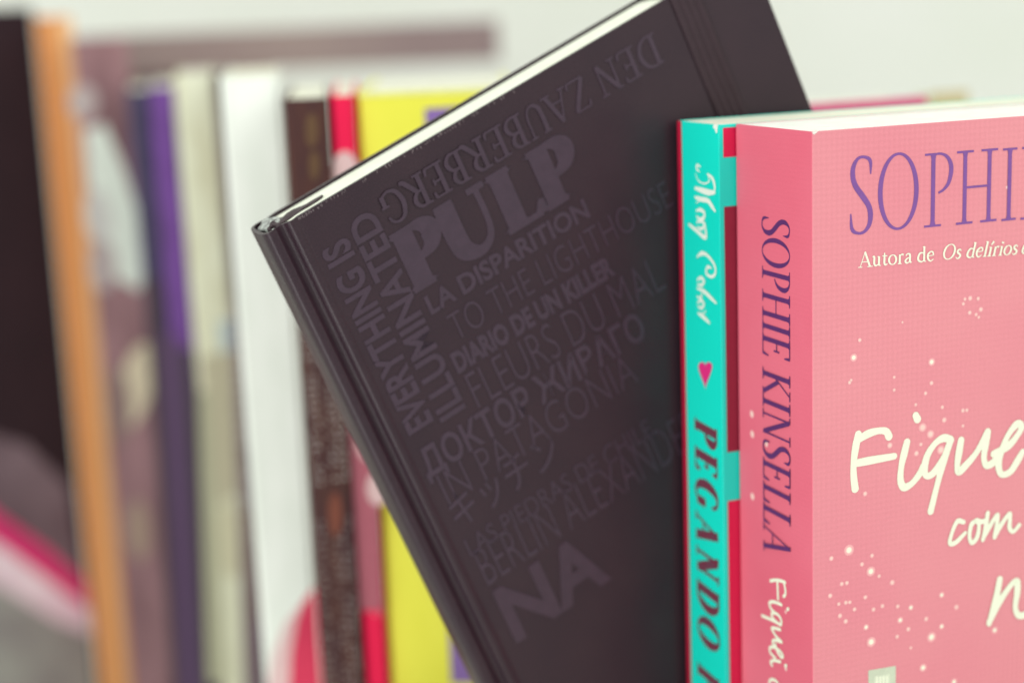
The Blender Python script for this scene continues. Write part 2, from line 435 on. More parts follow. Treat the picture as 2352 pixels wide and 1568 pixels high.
ENE = [[(1016, 1037), (1000, 1120), (962, 1262)], [(962, 1255), (1010, 1160), (1070, 1070), (1103, 1047), (1105, 1100), (1095, 1180), (1112, 1220), (1148, 1215), (1180, 1180)]]
wB = np.linalg.norm(cover2((600, 400), *zB) - cover2((624, 400), *zB))
P = Print(lambda a, b: np.array([a, b, 0.00006]), (0, 0, 1))
for grp, wd in ((sum(HAND.values(), []), 1.2), (COM, .78), (ENE, 1.15)):
    for st_ in grp:
        n = len(st_)
        P.ribbon([tuple(cover2(p, *zB)) + (wB * 1.12 * wd * (1.0 + .12 * math.sin(i * 2.1)),) for i, p in enumerate(st_)], sub=8, cap=True)
P.build('title_lettering', M_cream, pink)
# sparks
SP = [(250, 890, 21), (361, 998, 19), (363, 1357, 20), (670, 1332, 20), (337, 1282, 12), (160, 932, 10), (367, 918, 9), (316, 962, 9), (213, 1062, 9), (239, 1057, 9),
      (470, 1055, 11), (154, 1122, 10), (333, 1130, 9), (198, 1164, 8), (234, 1157, 9), (254, 1155, 8), (278, 1191, 9), (204, 1224, 10), (233, 1252, 10), (375, 1192, 9),
      (420, 1174, 9), (498, 1176, 9), (565, 1182, 12), (511, 1246, 13), (552, 1292, 10), (495, 1330, 9), (643, 1240, 10), (722, 1118, 12), (797, 1180, 11), (722, 1278, 12),
      (992, 1297, 14), (627, 1488, 16), (785, 1560, 14), (565, 1387, 7), (625, 266, 17), (665, 300, 16), (458, 357, 12), (593, 398, 11), (332, 603, 10), (718, 380, 17),
      (253, 37, 8), (480, 75, 7), (640, 92, 8), (670, 40, 9), (725, 163, 8), (735, 228, 11), (830, 180, 9), (850, 178, 8), (590, 150, 7), (830, 258, 7), (403, 1022, 8), (616, 352, 8)]
def spark(x, y, r, z, soft=False):
    P = Print(lambda a, b: np.array([a, b, 0.00004]), (0, 0, 1), step=4e-6)
    c = cover2((x, y), *z); u = wB / 24 * (1.2734 / z[2])
    P.disc(c[0], c[1], r * u * 1.15, mi=0)
    P.disc(c[0], c[1], r * u * .7, mi=1)
    if not soft and r > 11: P.disc(c[0], c[1], r * u * .55, mi=2)
    P.build('spark_print', [M_glow2, M_glow, M_cream], pink)
for x, y, r in SP: spark(x, y, r, zB, soft=(y < 420 and r < 18))
zC = (3200, 400, 1.568)
for x, y, r in [(375, 1505, 10), (1025, 1278, 9), (1035, 1248, 9), (1068, 1243, 12), (1118, 1245, 10), (1135, 1313, 12), (1105, 1345, 9), (1065, 1333, 11), (1122, 1362, 8), (1298, 548, 8)]:
    spark(x, y, r, zC, soft=(x != 1298 and x != 375))
for x, y, r in [((1961 * sx), (821 * sx), 9), ((2140 * sx), (831 * sx), 9), (2054 * sx, 866 * sx, 4), (1955 * sx, 873 * sx, 4), (2073 * sx, 740 * sx, 3)]:
    spark(x, y, r * 1.3, (0, 0, 1.0))
# publisher mark
P = Print(lambda a, b: np.array([a, b, 0.00006]), (0, 0, 1))
M_mark = mat('grey_mark_ink', (205, 212, 190), .5)
P.poly([cover2(q, *zB) for q in ((348, 1502), (488, 1478), (488, 1700), (348, 1722))])
P.poly([cover2(q, *zB) for q in ((380, 1533), (456, 1520), (456, 1680), (380, 1690))], 1)
for k in range(4):
    x = 388 + 17 * k; P.poly([cover2(q, *zB) for q in ((x, 1532), (x + 8, 1531), (x + 8, 1680), (x, 1681))], 2)
P.build('publisher_mark', [M_mark, mat('mark_ink', (222, 228, 205), .5), M_cream], pink)
# spine lettering: reading downwards, tops of letters towards the front cover
def spine2(zx, zy, z, fr=pf):
    h = on_cover(zx, zy, z[0], z[1], z[2], fr, 'x', -.00006); return np.array([h[2], h[1]])
zS = (2950, 750, 1.0456)
P = Print(lambda a, b: np.array([-0.00006, b, a]), (-1, 0, 0))
b0 = spine2(101, 112, zS); b1 = spine2(108, 1505, zS); tp = spine2(218, 112, zS)
serif_text(P, 'SOPHIE KINSELLA', (b0[0], b0[1]), (0, -1), (1, 0), tp[0] - b0[0], length=b0[1] - b1[1], thick=.088, thin=.026, slant=0.0)
P.build('spine_author_name', M_violet, pink)
P = Print(lambda a, b: np.array([-0.00006, b, a]), (-1, 0, 0))
zT = (2650, 1500, 1.274)
for st_ in sum(HAND.values(), []) + [[(1175, 290), (1165, 360), (1160, 420), (1180, 470), (1215, 440)], [(1215, 170), (1220, 190)]] + [[(1480, 330), (1440, 290), (1390, 340), (1370, 430), (1410, 470), (1460, 420)]]:
    q = []
    for (X, Y) in st_:
        Y2 = Y + (X - 280) * .11
        q.append(tuple(spine2(628 - (Y2 - 290) * .27, 1038 + (X - 262) * .46, zT)) + (.00085,))
    P.ribbon(q, sub=6, cap=True)
P.build('spine_title', M_cream, pink)
for X, Y, r in [(455, 198, 10), (457, 300, 10), (529, 350, 8), (458, 617, 10), (627, 1205, 5), (628, 1493, 7)]:
    P = Print(lambda a, b: np.array([-0.00004, b, a]), (-1, 0, 0), step=4e-6)
    c = spine2(X, Y, zT); P.disc(c[0], c[1], .0008 * r / 8, mi=0); P.disc(c[0], c[1], .0005 * r / 8, mi=1)
    P.build('spine_spark_print', [M_glow2, M_glow], pink)
# worn paper fibres at the top of the spine fold
P = Print(lambda a, b: np.array([a, b, 0.00007]), (0, 0, 1))
P.poly([(0.0001, PH - .0004), (.0005, PH - .0007), (.0012, PH - .0003), (.0016, PH - .00005), (.0001, PH - .00005)])
P.build('worn_corner', M_page, pink)

# ------------------------------------------------------------------ turquoise paperback
tq = pf.hit(1650, 287, 'z', -p_t - .0006)
tf_o = pf.o + pf.x * tq[0] + pf.z * (-p_t - .0006)
t_f = Frame([tf_o[0], tf_o[1], 0], C, UP)
TH = t_f.hit(1650, 287, 'z')[1]
t_t = -t_f.hit(1556, 275, 'x')[2]
print('TEAL height', TH, 'thick', t_t)
M_teal = mat('turquoise_cover', (16, 226, 206), .3, rgb2=(14, 218, 200), nscale=20, spec=.35, coat=.15, grain=.02)
M_crim = mat('crimson_ink', (215, 28, 78), .3, coat=.3, grain=.03)
M_wine = mat('wine_red', (140, 34, 58), .35, coat=.2, grain=.04)  # middle block, a darker red than the other two
M_mag = mat('magenta_ink', (226, 48, 130), .4, grain=.02)
teal = thing('paperback_book', t_f, 'turquoise paperback with red blocks and white script, squeezed between pink paperback and black notebook', 'book')
paperback(teal, .138, TH, t_t, M_teal, M_page2)
def t_front(px, py): return t_f.hit(px, py, 'z', .00005)[:2]
def t_spine(zx, zy, z):
    h = t_f.hit((z[0] + zx / z[2]) / sx, (z[1] + zy / z[2]) / sx, 'x', -.00006); return np.array([h[2], h[1]])
P = Print(lambda a, b: np.array([a, b, 0.00005]), (0, 0, 1))
x0 = t_front(1661, 320)[0]
for (ya, yb, mi) in ((293, 361, 0), (474, 1038, 1), (1150, 2100, 0)):
    y1 = min(t_front(1675, ya)[1], TH - .0004); y2 = max(t_front(1675, yb)[1], .001)
    P.poly([(x0, y1), (.130, y1), (.130, y2), (x0, y2)], mi)
P.build('colour_blocks', [M_crim, M_wine], teal)
P = Print(lambda a, b: np.array([-0.00005, b, a]), (-1, 0, 0))
P.poly([(-t_t, TH), (-t_t, 0.0005), (-t_t * .895, 0.0005), (-t_t * .895, TH)])
P.build('spine_stripe', mat('red_stripe_ink', (196, 22, 62), .35, coat=.2), teal)
z7 = (2700, 550, 1.3635)
P = Print(lambda a, b: np.array([-0.00006, b, a]), (-1, 0, 0))
SC = [([(132, 186), (118, 170), (122, 150), (138, 160)], 9), ([(112, 196), (128, 235), (160, 252), (188, 236), (180, 214)], 5), ([(178, 200), (205, 225), (216, 262), (216, 298)], 13),
      ([(216, 300), (185, 300), (150, 290), (112, 276)], 20), ([(112, 326), (140, 336), (180, 345), (200, 372), (218, 400)], 17), ([(140, 340), (118, 356)], 8),
      ([(118, 400), (138, 394), (160, 410), (156, 440), (136, 446), (120, 430)], 13), ([(120, 462), (146, 456), (162, 476), (146, 498), (124, 488)], 11), ([(164, 470), (168, 545), (120, 508), (78, 474)], 15),
      ([(122, 652), (150, 628), (190, 655), (220, 705), (218, 748), (195, 758), (172, 738), (180, 705), (200, 712)], 11), ([(130, 640), (172, 634)], 15),
      ([(124, 778), (142, 764), (160, 782), (146, 806), (126, 800)], 12), ([(124, 822), (160, 838), (196, 872), (226, 902)], 14), ([(150, 850), (142, 876), (124, 866)], 11),
      ([(126, 900), (146, 888), (160, 908), (146, 930), (128, 918)], 11), ([(130, 958), (156, 976), (190, 1010)], 16), ([(170, 946), (152, 962)], 8)]
u7 = np.linalg.norm(t_spine(120, 600, z7) - t_spine(120, 610, z7)) / 10
for pts, wd in SC:
    P.ribbon([tuple(t_spine(a, b, z7)) + (wd * 1.3 * u7 * (.7 if i in (0, len(pts) - 1) else 1.2),) for i, (a, b) in enumerate(pts)], sub=7, cap=True)
P.build('spine_author_name', mat('white_ink', (236, 244, 232), .4, grain=.02), teal)
P = Print(lambda a, b: np.array([-0.00006, b, a]), (-1, 0, 0))
hp = []
for t in np.linspace(0, 2 * math.pi, 40, endpoint=False):
    X = 16 * math.sin(t) ** 3; Y = 13 * math.cos(t) - 5 * math.cos(2 * t) - 2 * math.cos(3 * t) - math.cos(4 * t)
    hp.append(t_spine(165 + X * 2.35, 1262 - Y * (3.2 if Y > 0 else 6.6), z7))
P.poly(hp); P.build('heart_print', M_mag, teal)
z8 = (2700, 1600, 1.3867)
P = Print(lambda a, b: np.array([-0.00006, b, a]), (-1, 0, 0))
b0 = t_spine(110, 95, z8); tp = t_spine(230, 95, z8); b1 = t_spine(125, 1395, z8)
cap = tp[0] - b0[0]
serif_text(P, 'PEGANDO', b0, (0, -1), (1, 0), cap, length=(b0[1] - b1[1]) * .965, thick=.21, thin=.055, slant=.05, track=.22)
b2 = t_spine(128, 1450, z8)
serif_text(P, 'FOGO', b2, (0, -1), (1, 0), cap, xs=(b0[1] - b1[1]) / cap / (sum(GL[c_][0] + .22 for c_ in 'PEGANDO')), thick=.21, thin=.055, slant=.05, track=.22)
P.build('spine_title', mat('dark_red_ink', (122, 38, 58), .5, rgb2=(96, 62, 80), nscale=500, grain=.05), teal)
P = Print(lambda a, b: np.array([-0.00007, b, a]), (-1, 0, 0))
P.poly([(-.0022, TH), (-.0026, TH - .0007), (-.0016, TH - .0012), (-.0012, TH - .0021), (-.0005, TH - .0018), (-.0003, TH - .0006), (-.0001, TH)])
P.build('worn_corner', M_page, teal)

# ------------------------------------------------------------------ black notebook
NB_T = .0180; NB_L = .210
gap = .0020
no = t_f.o + t_f.z * (-t_t - gap)
A = math.radians(25.6)
SH_A, SH_B = .066, .034           # the worn boards are not quite square
nx = C * math.cos(A) + UP * math.sin(A); ny = -C * math.sin(A) + UP * math.cos(A)
fr0 = Frame(no, nx, ny)
h0 = fr0.hit(588, 520, 'z', -.003)
nf = Frame(no + nx * h0[0] + ny * fr0.hit(690, 494, 'z')[1], nx, ny)
def unwarp(p, W=.13):
    return np.array([(p[0] - SH_A * p[1]) / (1 - (SH_A - SH_B) * p[1] / W), p[1]])
def warp(x, y, W=.13):
    return x + y * (SH_A * (1 - x / W) + SH_B * x / W)
NB_W = .5 * (unwarp(nf.hit(1760, 0))[0] + unwarp(nf.hit(1868, 245))[0])
print('NB corner z', nf.o[2], 'W', NB_W, nf.hit(1760, 0), nf.hit(1868, 245), 'lowest', nf.o[2] - NB_L * math.cos(A), 'top edge chk', nf.hit(1100, 262), nf.hit(1500, 18))
M_nb = mat('black_leatherette', (51, 35, 43), .36, rgb2=(46, 31, 40), nscale=60, bump=.35, bscale=2200, spec=.26, coat=.04, grain=.2, bdist=.0002)
M_emb = mat('embossed_leatherette', (64, 48, 62), .34, bump=.14, bscale=2600, spec=.3, coat=.12, grain=.08)
M_elas = mat('black_elastic', (54, 38, 45), .7, bump=.3, bscale=3000, spec=.3)
nb = thing('notebook', nf, 'black hardcover notebook embossed with book titles, leaning tilted behind the turquoise paperback', 'notebook')
W_ = NB_W
outer = [(W_, 0), (30 * MM, 0), (10.5 * MM, 0), (9.2 * MM, .03 * MM), (8.4 * MM, .30 * MM), (7.6 * MM, .52 * MM), (6.9 * MM, .36 * MM), (6.3 * MM, -.25 * MM), (5.8 * MM, -1.05 * MM), (5.1 * MM, -1.60 * MM), (4.3 * MM, -1.35 * MM), (3.7 * MM, -.9 * MM), (3.0 * MM, -.55 * MM), (1.5 * MM, -.75 * MM), (.5 * MM, -2.0 * MM), (0, -4.2 * MM),
         (-.15 * MM, -9.0 * MM), (0, -13.8 * MM), (.5 * MM, -15.9 * MM), (1.4 * MM, -17.1 * MM), (2.6 * MM, -17.6 * MM), (3.8 * MM, -17.3 * MM), (4.8 * MM, -17.0 * MM), (5.7 * MM, -17.3 * MM), (7.4 * MM, -18.1 * MM), (9.6 * MM, -NB_T), (W_, -NB_T)]
_mid = catmull(outer[2:-2], sub=4)
outer = outer[:2] + [tuple(q) for q in _mid] + outer[-2:]
N_ = len(outer); inner = []
CTH = 1.25 * MM
for i, p in enumerate(outer):
    a = np.array(outer[max(i - 1, 0)]); b = np.array(outer[min(i + 1, N_ - 1)]); t = b - a; t /= np.linalg.norm(t)
    n2 = np.array([-t[1], t[0]])           # inward
    q = np.array(p) + n2 * CTH * (.75 if 6 < i < N_ - 6 else 1)
    inner.append(tuple(q))
vv, ff = [], []
rows = [(-NB_L)] + [-NB_L + (NB_L) * k / 30 for k in range(1, 30)] + [0.0]
loop = outer + inner[::-1]; n = len(loop)
for k, y in enumerate(rows):
    for (x, z) in loop: vv.append((x, y, z))
for k in range(len(rows) - 1):
    for i in range(n):
        a = k * n + i; b = k * n + (i + 1) % n
        ff.append((a, b, b + n, a + n))
for base_, fl in ((0, True), ((len(rows) - 1) * n, False)):
    for i in range(N_ - 1):
        q = (base_ + i, base_ + i + 1, base_ + n - 2 - i, base_ + n - 1 - i)
        ff.append(q[::-1] if fl else q)
cov = mesh_obj('cover', vv, ff, M_nb, nb, bevel=.0006, seg=4)
cov.modifiers['bevel'].angle_limit = math.radians(50)
py0, py1 = -NB_L + .003, -.0004
M_nbp = mat('notebook_paper', (240, 242, 228), .7, rgb2=(232, 236, 216), nscale=120, lines=('Z', 1300, .10), bump=.1)
v, f = box(5.8 * MM, W_ - .003, py0, py1, -11.6 * MM, -1.4 * MM); mesh_obj('page_block', v, f, M_nbp, nb)
v, f = box(14 * MM, W_ - .003, py0, py1 - .0006, -12.1 * MM, -11.7 * MM); mesh_obj('end_paper', v, f, mat('green_paper', (120, 172, 148), .7), nb)
v, f = box(6.2 * MM, W_ - .003, py0, py1 - .0004, -16.6 * MM, -12.2 * MM); mesh_obj('page_block', v, f, M_nbp, nb)
# lining edge at the head of the spine: torn grey cloth and a dark curl of cover
def lump(name, cx, cy, cz, rx, ry, rz, material, seed, rough=.25, nu=28, nv=16, yoff=None):
    r = random.Random(seed); ph = [(r.uniform(1, 6), r.uniform(1, 6), r.uniform(0, 6.28), r.uniform(.3, 1)) for _ in range(7)]
    V, Fc = [], []
    for j in range(nv + 1):
        t = math.pi * j / nv
        for i in range(nu):
            p = 2 * math.pi * i / nu
            d_ = 1 + rough * sum(a_[3] * math.sin(round(a_[0]) * p + a_[2]) * math.sin(round(a_[1]) * t + a_[2]) for a_ in ph) / 2.2
            x = math.sin(t) * math.cos(p) * d_; z = math.sin(t) * math.sin(p) * d_; y = math.cos(t) * d_
            V.append((cx + rx * x, cy + ry * y, cz + rz * z))
    for j in range(nv):
        for i in range(nu):
            a = j * nu + i; b = j * nu + (i + 1) % nu
            Fc.append((a, b, b + nu, a + nu))
    return mesh_obj(name, V, Fc, material, nb, smooth=True)
M_gr = mat('grey_lining_cloth', (196, 204, 196), .6, rgb2=(120, 118, 118), nscale=900, bump=.5, bscale=2500)
M_curl = mat('torn_black_cover', (52, 36, 42), .4, rgb2=(70, 56, 60), nscale=1200, bump=.6, bscale=2600)
lump('headband', 4.4 * MM, -.5 * MM, -9.5 * MM, 2.7 * MM, 1.3 * MM, 6.6 * MM, M_gr, 3, .3)
lump('headband', 3.9 * MM, -.3 * MM, -4.4 * MM, 1.6 * MM, 1.2 * MM, 2.0 * MM, M_curl, 8, .35)
# curl: a bent strip of cover material
V, Fc = [], []
NX = 26
for i in range(NX + 1):
    t = i / NX
    x = (4.5 + 13.5 * t) * MM
    wd = (2.5 * (1 - t) ** .55 + .15 + .45 * math.sin(t * 9) * (1 - t)) * MM
    zc = (-5.6 - .6 * math.sin(t * 5) - 1.3 * t) * MM
    for j in range(7):
        s = j / 6 * 2 - 1
        y = (-.35 + .9 * (1 - s * s) * (1 - t) + .35 * math.sin(t * 14 + j) * (1 - t) + 1.1 * t * t * .3) * MM
        V.append((x, y, zc + s * wd))
for i in range(NX):
    for j in range(6):
        a = i * 7 + j; Fc.append((a, a + 1, a + 8, a + 7))
crl = mesh_obj('torn_flap', V, Fc, M_curl, nb, smooth=True)
sd = crl.modifiers.new('s', 'SOLIDIFY'); sd.thickness = .0004; sd.offset = 0

# small pale lumps added along the head edge to imitate glints
V, Fc = [], []
rw = random.Random(21)
for k in range(95):
    xw = (8.5 + 62 * rw.random() ** 1.7) * MM; rx_ = rw.uniform(.10, .24) * MM; ry_ = rw.uniform(.25, .6) * MM; hz = rw.uniform(.06, .15) * MM
    yc = rw.uniform(-.75, -.35) * MM; b_ = len(V); lean = rw.uniform(-.5, .5)
    V.append((xw, yc, hz))
    for i in range(8):
        t = i * math.pi / 4; V.append((xw + rx_ * math.cos(t) + lean * ry_ * math.sin(t), yc + ry_ * math.sin(t), -.03 * MM))
    for i in range(8): Fc.append((b_, b_ + 1 + i, b_ + 1 + (i + 1) % 8))
ew = mesh_obj('edge_glints', V, Fc, mat('pale_glint_leatherette', (92, 78, 82), .25, spec=.6), nb, smooth=True); ew['kind'] = 'stuff'

# embossed titles
def n2(px, py): return unwarp(nf.hit(px, py))
EX = .00018
def emboss(items, name='embossed_lettering'):
    for (text, start, end, top, bold, rot) in items:
        V, Fc = [], []
        v, f = sans_mesh(text, bold)
        capv, _ = sans_mesh('H', 0.0); ch_ = capv[:, 1].max()
        s0, s1, tp = n2(*start), n2(*end), n2(*top)
        if rot == 0: Rv, Uv = np.array([1, 0.]), np.array([0, 1.])
        elif rot == 180: Rv, Uv = np.array([-1, 0.]), np.array([0, -1.])
        else: Rv, Uv = np.array([0, 1.]), np.array([-1, 0.])
        length = (s1 - s0) @ Rv; height = (tp - s0) @ Uv
        wx = v[:, 0].max() - v[:, 0].min()
        kx = length / wx; ky = height / ch_
        print(text, 'len', round(length * 1000, 1), 'h', round(height * 1000, 1))
        P2 = np.array([s0 + Rv * ((p[0] - v[:, 0].min()) * kx) + Uv * (p[1] * ky) for p in v])
        add_raised(V, Fc, P2, f)
        mesh_obj(name, V, Fc, M_emb, nb)
def add_raised(V, Fc, P2, faces, z=EX):
    b = len(V); n = len(P2)
    cnt = {}
    for f in faces:
        for i in range(len(f)):
            a, c = f[i], f[(i + 1) % len(f)]
            cnt[(a, c)] = cnt.get((a, c), 0) + 1
    # orientation
    area_ = 0
    f0 = faces[0]
    a, c, e = P2[f0[0]], P2[f0[1]], P2[f0[2]]
    flip = ((c - a)[0] * (e - a)[1] - (c - a)[1] * (e - a)[0]) < 0
    for p in P2: V.append((p[0], p[1], z))
    for p in P2: V.append((p[0], p[1], -.00002))
    for f in faces:
        Fc.append(tuple(b + i for i in (f[::-1] if flip else f)))
    for (a, c) in cnt:
        if (c, a) not in cnt:
            q = (b + a, b + n + a, b + n + c, b + c)
            Fc.append(q[::-1] if flip else q)
items = [
 ('EVERYTHING IS', (994, 966), (789, 545), (938, 992), .032, 90),
 ('ILLUMINATED', (1068, 936), (846, 482), (1012, 964), .026, 90),
 ('LA DISPARITION', (990, 722), (1362, 508), (970, 686), .034, 0),
 ('TO THE LIGHTHOUSE', (1049, 784), (1560, 497), (1020, 728), -.012, 0),
 ('DIARIO DE UN KILLER', (1051, 856), (1420, 640), (1031, 818), .052, 0),
 ('FLEURS DU MAL', (1100, 938), (1545, 690), (1063, 862), -.013, 0),
 ('ДОКТОР ЖИВАГО', (982, 1098), (1500, 800), (960, 1042), .028, 0),
 ('IN PATAGONIA', (1032, 1160), (1480, 900), (999, 1092), -.012, 0),
 ('キッチン', (1052, 1212), (1300, 1078), (1022, 1156), .004, 0),
 ('LAS PIEDRAS DE CHILE', (1082, 1278), (1520, 1040), (1064, 1240), -.002, 0),
 ('BERLIN ALEXANDERPLATZ', (1122, 1345), (1800, 990), (1084, 1265), -.012, 0),
]
emboss(items)
def emboss_print(P, name):
    # extrude a flat print by EX
    o = P.build(name, M_emb, nb); sdf = o.modifiers.new('s', 'SOLIDIFY'); sdf.thickness = .00012; sdf.offset = 1
    return o
# serif titles: DEN ZAUBERBERG upside down along the head, PULP large
P = Print(lambda a, b: np.array([a, b, 0.00002]), (0, 0, 1), step=4e-6)
s0, s1, tp = n2(1508, 95), n2(862, 462), n2(930, 514)
hh = s0[1] - n2(1274, 292)[1]
serif_text(P, 'DEN ZAUBERBERG', (s0[0], -.0056), (-1, 0), (0, -1), .0078, length=s0[0] - s1[0], thick=.15, thin=.07)
emboss_print(P, 'embossed_lettering')
P = Print(lambda a, b: np.array([a, b, 0.00002]), (0, 0, 1), step=4e-6)
s0, s1, tp = n2(950, 672), n2(1352, 436), n2(897, 556)
s0y = .5 * (s0[1] + n2(1213, 508)[1]); print('PULP', s0y, tp)
serif_text(P, 'PULP', (s0[0], s0y), (1, 0), (0, 1), -.0158 - s0y, length=s1[0] - s0[0], thick=.37, thin=.11)
emboss_print(P, 'embossed_lettering')
v, f = sans_mesh('NA', .035)
V, Fc = [], []
s0 = n2(1178, 1476); k = .0150 / sans_mesh('H', 0.0)[0][:, 1].max()
add_raised(V, Fc, np.array([s0 + np.array([p[0] * k * .92, p[1] * k]) for p in v]), f)
mesh_obj('embossed_lettering', V, Fc, mat('faint_embossed_leatherette', (63, 45, 59), .36, bump=.12, bscale=2600, spec=.28, coat=.15, grain=.08), nb)

# elastic band
xe0 = .5 * (n2(1530, 0)[0] + n2(1646, 250)[0]); xe1 = .5 * (n2(1604, 0)[0] + n2(1720, 250)[0])
print('elastic', nf.hit(1538, 0), nf.hit(1641, 250), xe0, xe1)
path = [(-NB_L + .0, 0)] + [(-NB_L * (1 - t), 0) for t in (.25, .5, .75)] + [(0.0, 0)]
# (y, z, outward normal y, outward normal z)
loop_ = [(-NB_L, .0, 0, 1)] + [(-NB_L * (1 - k / 12), .0, 0, 1) for k in range(1, 12)] + [(-.0004, 0, .2, 1), (.0, -.0004, 1, .4), (.0, -.004, 1, 0), (.0, -.011, 1, 0), (0, -NB_T + .0004, 1, -.4), (-.0004, -NB_T, .2, -1), (-NB_L, -NB_T, 0, -1)]
V, Fc = [], []
NR = 4; per = 6; NXe = NR * per
for (y, z, a, b) in loop_:
    l = math.hypot(a, b)
    for i in range(NXe + 1):
        t = i / NXe
        hgt = (.00028 + .00042 * abs(math.sin(math.pi * NR * t)) ** .6)
        V.append((xe0 + (xe1 - xe0) * t, y + a / l * hgt, z + b / l * hgt))
for j in range(len(loop_) - 1):
    for i in range(NXe):
        a = j * (NXe + 1) + i
        Fc.append((a, a + 1, a + NXe + 2, a + NXe + 1))
be = mesh_obj('elastic_band', V, Fc, M_elas, nb, smooth=True)
sdm = be.modifiers.new('s', 'SOLIDIFY'); sdm.thickness = .00045; sdm.offset = -1

for ch in nb.children:
    for vx in ch.data.vertices: vx.co.x = warp(vx.co.x, vx.co.y)

# ------------------------------------------------------------------ books standing behind
def bg_book(x0p, x1p, ytop, depth, rgb, label, name='standing_book', az=None, body=.14, z0=-.40, rgb2=None, rough=.6, nscale=25,
            head=.0, ct=.0008, pages=True, cat='book', skew=False, stretch=(3.5, .8, 1), group=None, yref=None):
    """spine towards the camera between two pixel columns at its top edge; stands on z0"""
    a = at_depth(x0p, ytop, depth); az_ = math.radians(91.5 if az is None else az) + math.atan((.5 * (x0p + x1p) - CX) / F_PX)
    c = np.array([math.sin(az_), math.cos(az_), 0.0])
    f_ = Frame([a[0], a[1], z0], c, UP)
    W = f_.hit(x1p, ytop, 'z')[0]; H = a[2] - z0
    o = thing(name, f_, label, cat, group)
    m1 = mat('cover_' + name, rgb, rough, rgb2=rgb2, nscale=nscale, grain=.04, stretch=stretch, spec=.2)
    # cover wraps the spine (z = 0 plane), boards go back along -z
    pr = [(0, -body), (0, -.0012), (.0012, 0), (W - .0012, 0), (W, -.0012), (W, -body), (W - ct, -body), (W - ct, -ct - .0006), (ct, -ct - .0006), (ct, -body)]
    V, Fc = [], []
    NY = 8; n = len(pr)
    for k in range(NY + 1):
        for x, z in pr: V.append((x, H * k / NY, z))
    for k in range(NY):
        for i in range(n):
            p = k * n + i; q = k * n + (i + 1) % n
            Fc.append((p, q, q + n, p + n))
    for b_, fl in ((0, True), (NY * n, False)):
        for q in ((0, 1, 8, 9), (1, 2, 3, 4), (1, 4, 7, 8), (4, 5, 6, 7)):
            q = tuple(b_ + i for i in q); Fc.append(q[::-1] if fl else q)
    cv = mesh_obj('cover', V, Fc, m1, o)
    if pages:
        v, f = box(ct, W - ct, .001, H - (.003 if head else .0008), -body + .003, -ct - .0006)
        mesh_obj('page_block', v, f, M_page2, o)
    return o, f_, W, H
def patch(o, f_, polys, mats_, name='cover_print', off=.00015):
    for i, (pts, mi) in enumerate(polys):
        P = Print(lambda a, b: np.array([a, b, off + i * 2e-5]), (0, 0, 1), step=1e-5)
        P.poly([f_.hit(x, y)[:2] for x, y in pts]); P.build(name, mats_[mi], o)
def blob(cx, cy, rx, ry, rot=0, n=24):
    r = math.radians(rot); out = []
    for t in np.linspace(0, 2 * math.pi, n, endpoint=False):
        x, y = rx * math.cos(t), ry * math.sin(t)
        out.append((cx + x * math.cos(r) - y * math.sin(r), cy + x * math.sin(r) + y * math.cos(r)))
    return out
def specks(o, f_, xa, xb, slope, ya, yb, dx, dy, wpx, hpx, rgb, seed, keep=.75, name='spine_print'):
    """rows of tiny printed marks on a spine, too blurred to read"""
    r = random.Random(seed); P = Print(lambda a, b: np.array([a, b, .0001]), (0, 0, 1), step=0)
    y = ya
    while y < yb:
        x = xa
        while x < xb:
            if r.random() < keep:
                X = x + slope * (y - ya) + r.uniform(-2, 2); Y = y + r.uniform(-2, 2)
                P.poly([f_.hit(*q)[:2] for q in ((X, Y), (X + wpx, Y), (X + wpx, Y + hpx), (X, Y + hpx))])
            x += dx
        y += dy
    return P.build(name, mat('grey_print', rgb, .5), o)
cm = lambda n_, c_: mat(n_, c_, .5)

# right-hand trio, parallel to the covers in front
D0 = .500
o, f_, W, H = bg_book(817, 1180, 214, D0 + .008, (238, 234, 86), 'bright yellow book with purple block, standing behind black notebook', z0=0, body=.12, rgb2=(232, 228, 78))
patch(o, f_, [([(975, 250), (1180, 236), (1250, 640), (1300, 1568), (1036, 1568)], 0), ], [mat('purple_print', (142, 112, 176), .5, rgb2=(124, 86, 160), nscale=20)])
patch(o, f_, [([(822, 224), (1178, 210), (1178, 199), (820, 213)], 0)], [cm('pale_yellow', (240, 240, 150))], off=.0002)
o, f_, W, H = bg_book(757, 813, 222, D0 + .004, (240, 28, 80), 'narrow crimson book between black book and yellow book', z0=0, body=.12)
patch(o, f_, [(blob(792, 395, 30, 48), 0), ([(785, 930), (858, 930), (878, 1400), (815, 1400)], 1), (blob(850, 1000, 34, 60), 0), (blob(868, 1120, 26, 40), 0)], [cm('pale_pink_print', (226, 190, 190)), cm('rose_print', (176, 92, 108))])
specks(o, f_, 795, 850, .06, 940, 1420, 17, 15, 5, 4, (240, 200, 200), 4)
o, f_, W, H = bg_book(650, 753, 229, D0, (66, 42, 46), 'black book with faint grey lettering between white book and crimson book', z0=0, body=.12, rgb2=(84, 52, 44), nscale=60)
patch(o, f_, [(blob(716, 300, 14, 40), 0), (blob(722, 380, 12, 34), 0), (blob(740, 640, 12, 60), 1), (blob(770, 1180, 16, 50), 1)], [cm('amber_print', (98, 70, 44)), cm('rust_print', (120, 60, 42))])
specks(o, f_, 694, 716, .07, 690, 1110, 13, 16, 5, 4, (238, 230, 224), 1)
specks(o, f_, 742, 778, .07, 760, 1110, 15, 16, 5, 4, (238, 230, 224), 2)
specks(o, f_, 722, 742, .07, 1200, 1600, 14, 17, 5, 4, (190, 180, 178), 3)
specks(o, f_, 768, 800, .07, 1190, 1600, 15, 17, 5, 4, (200, 188, 186), 5)
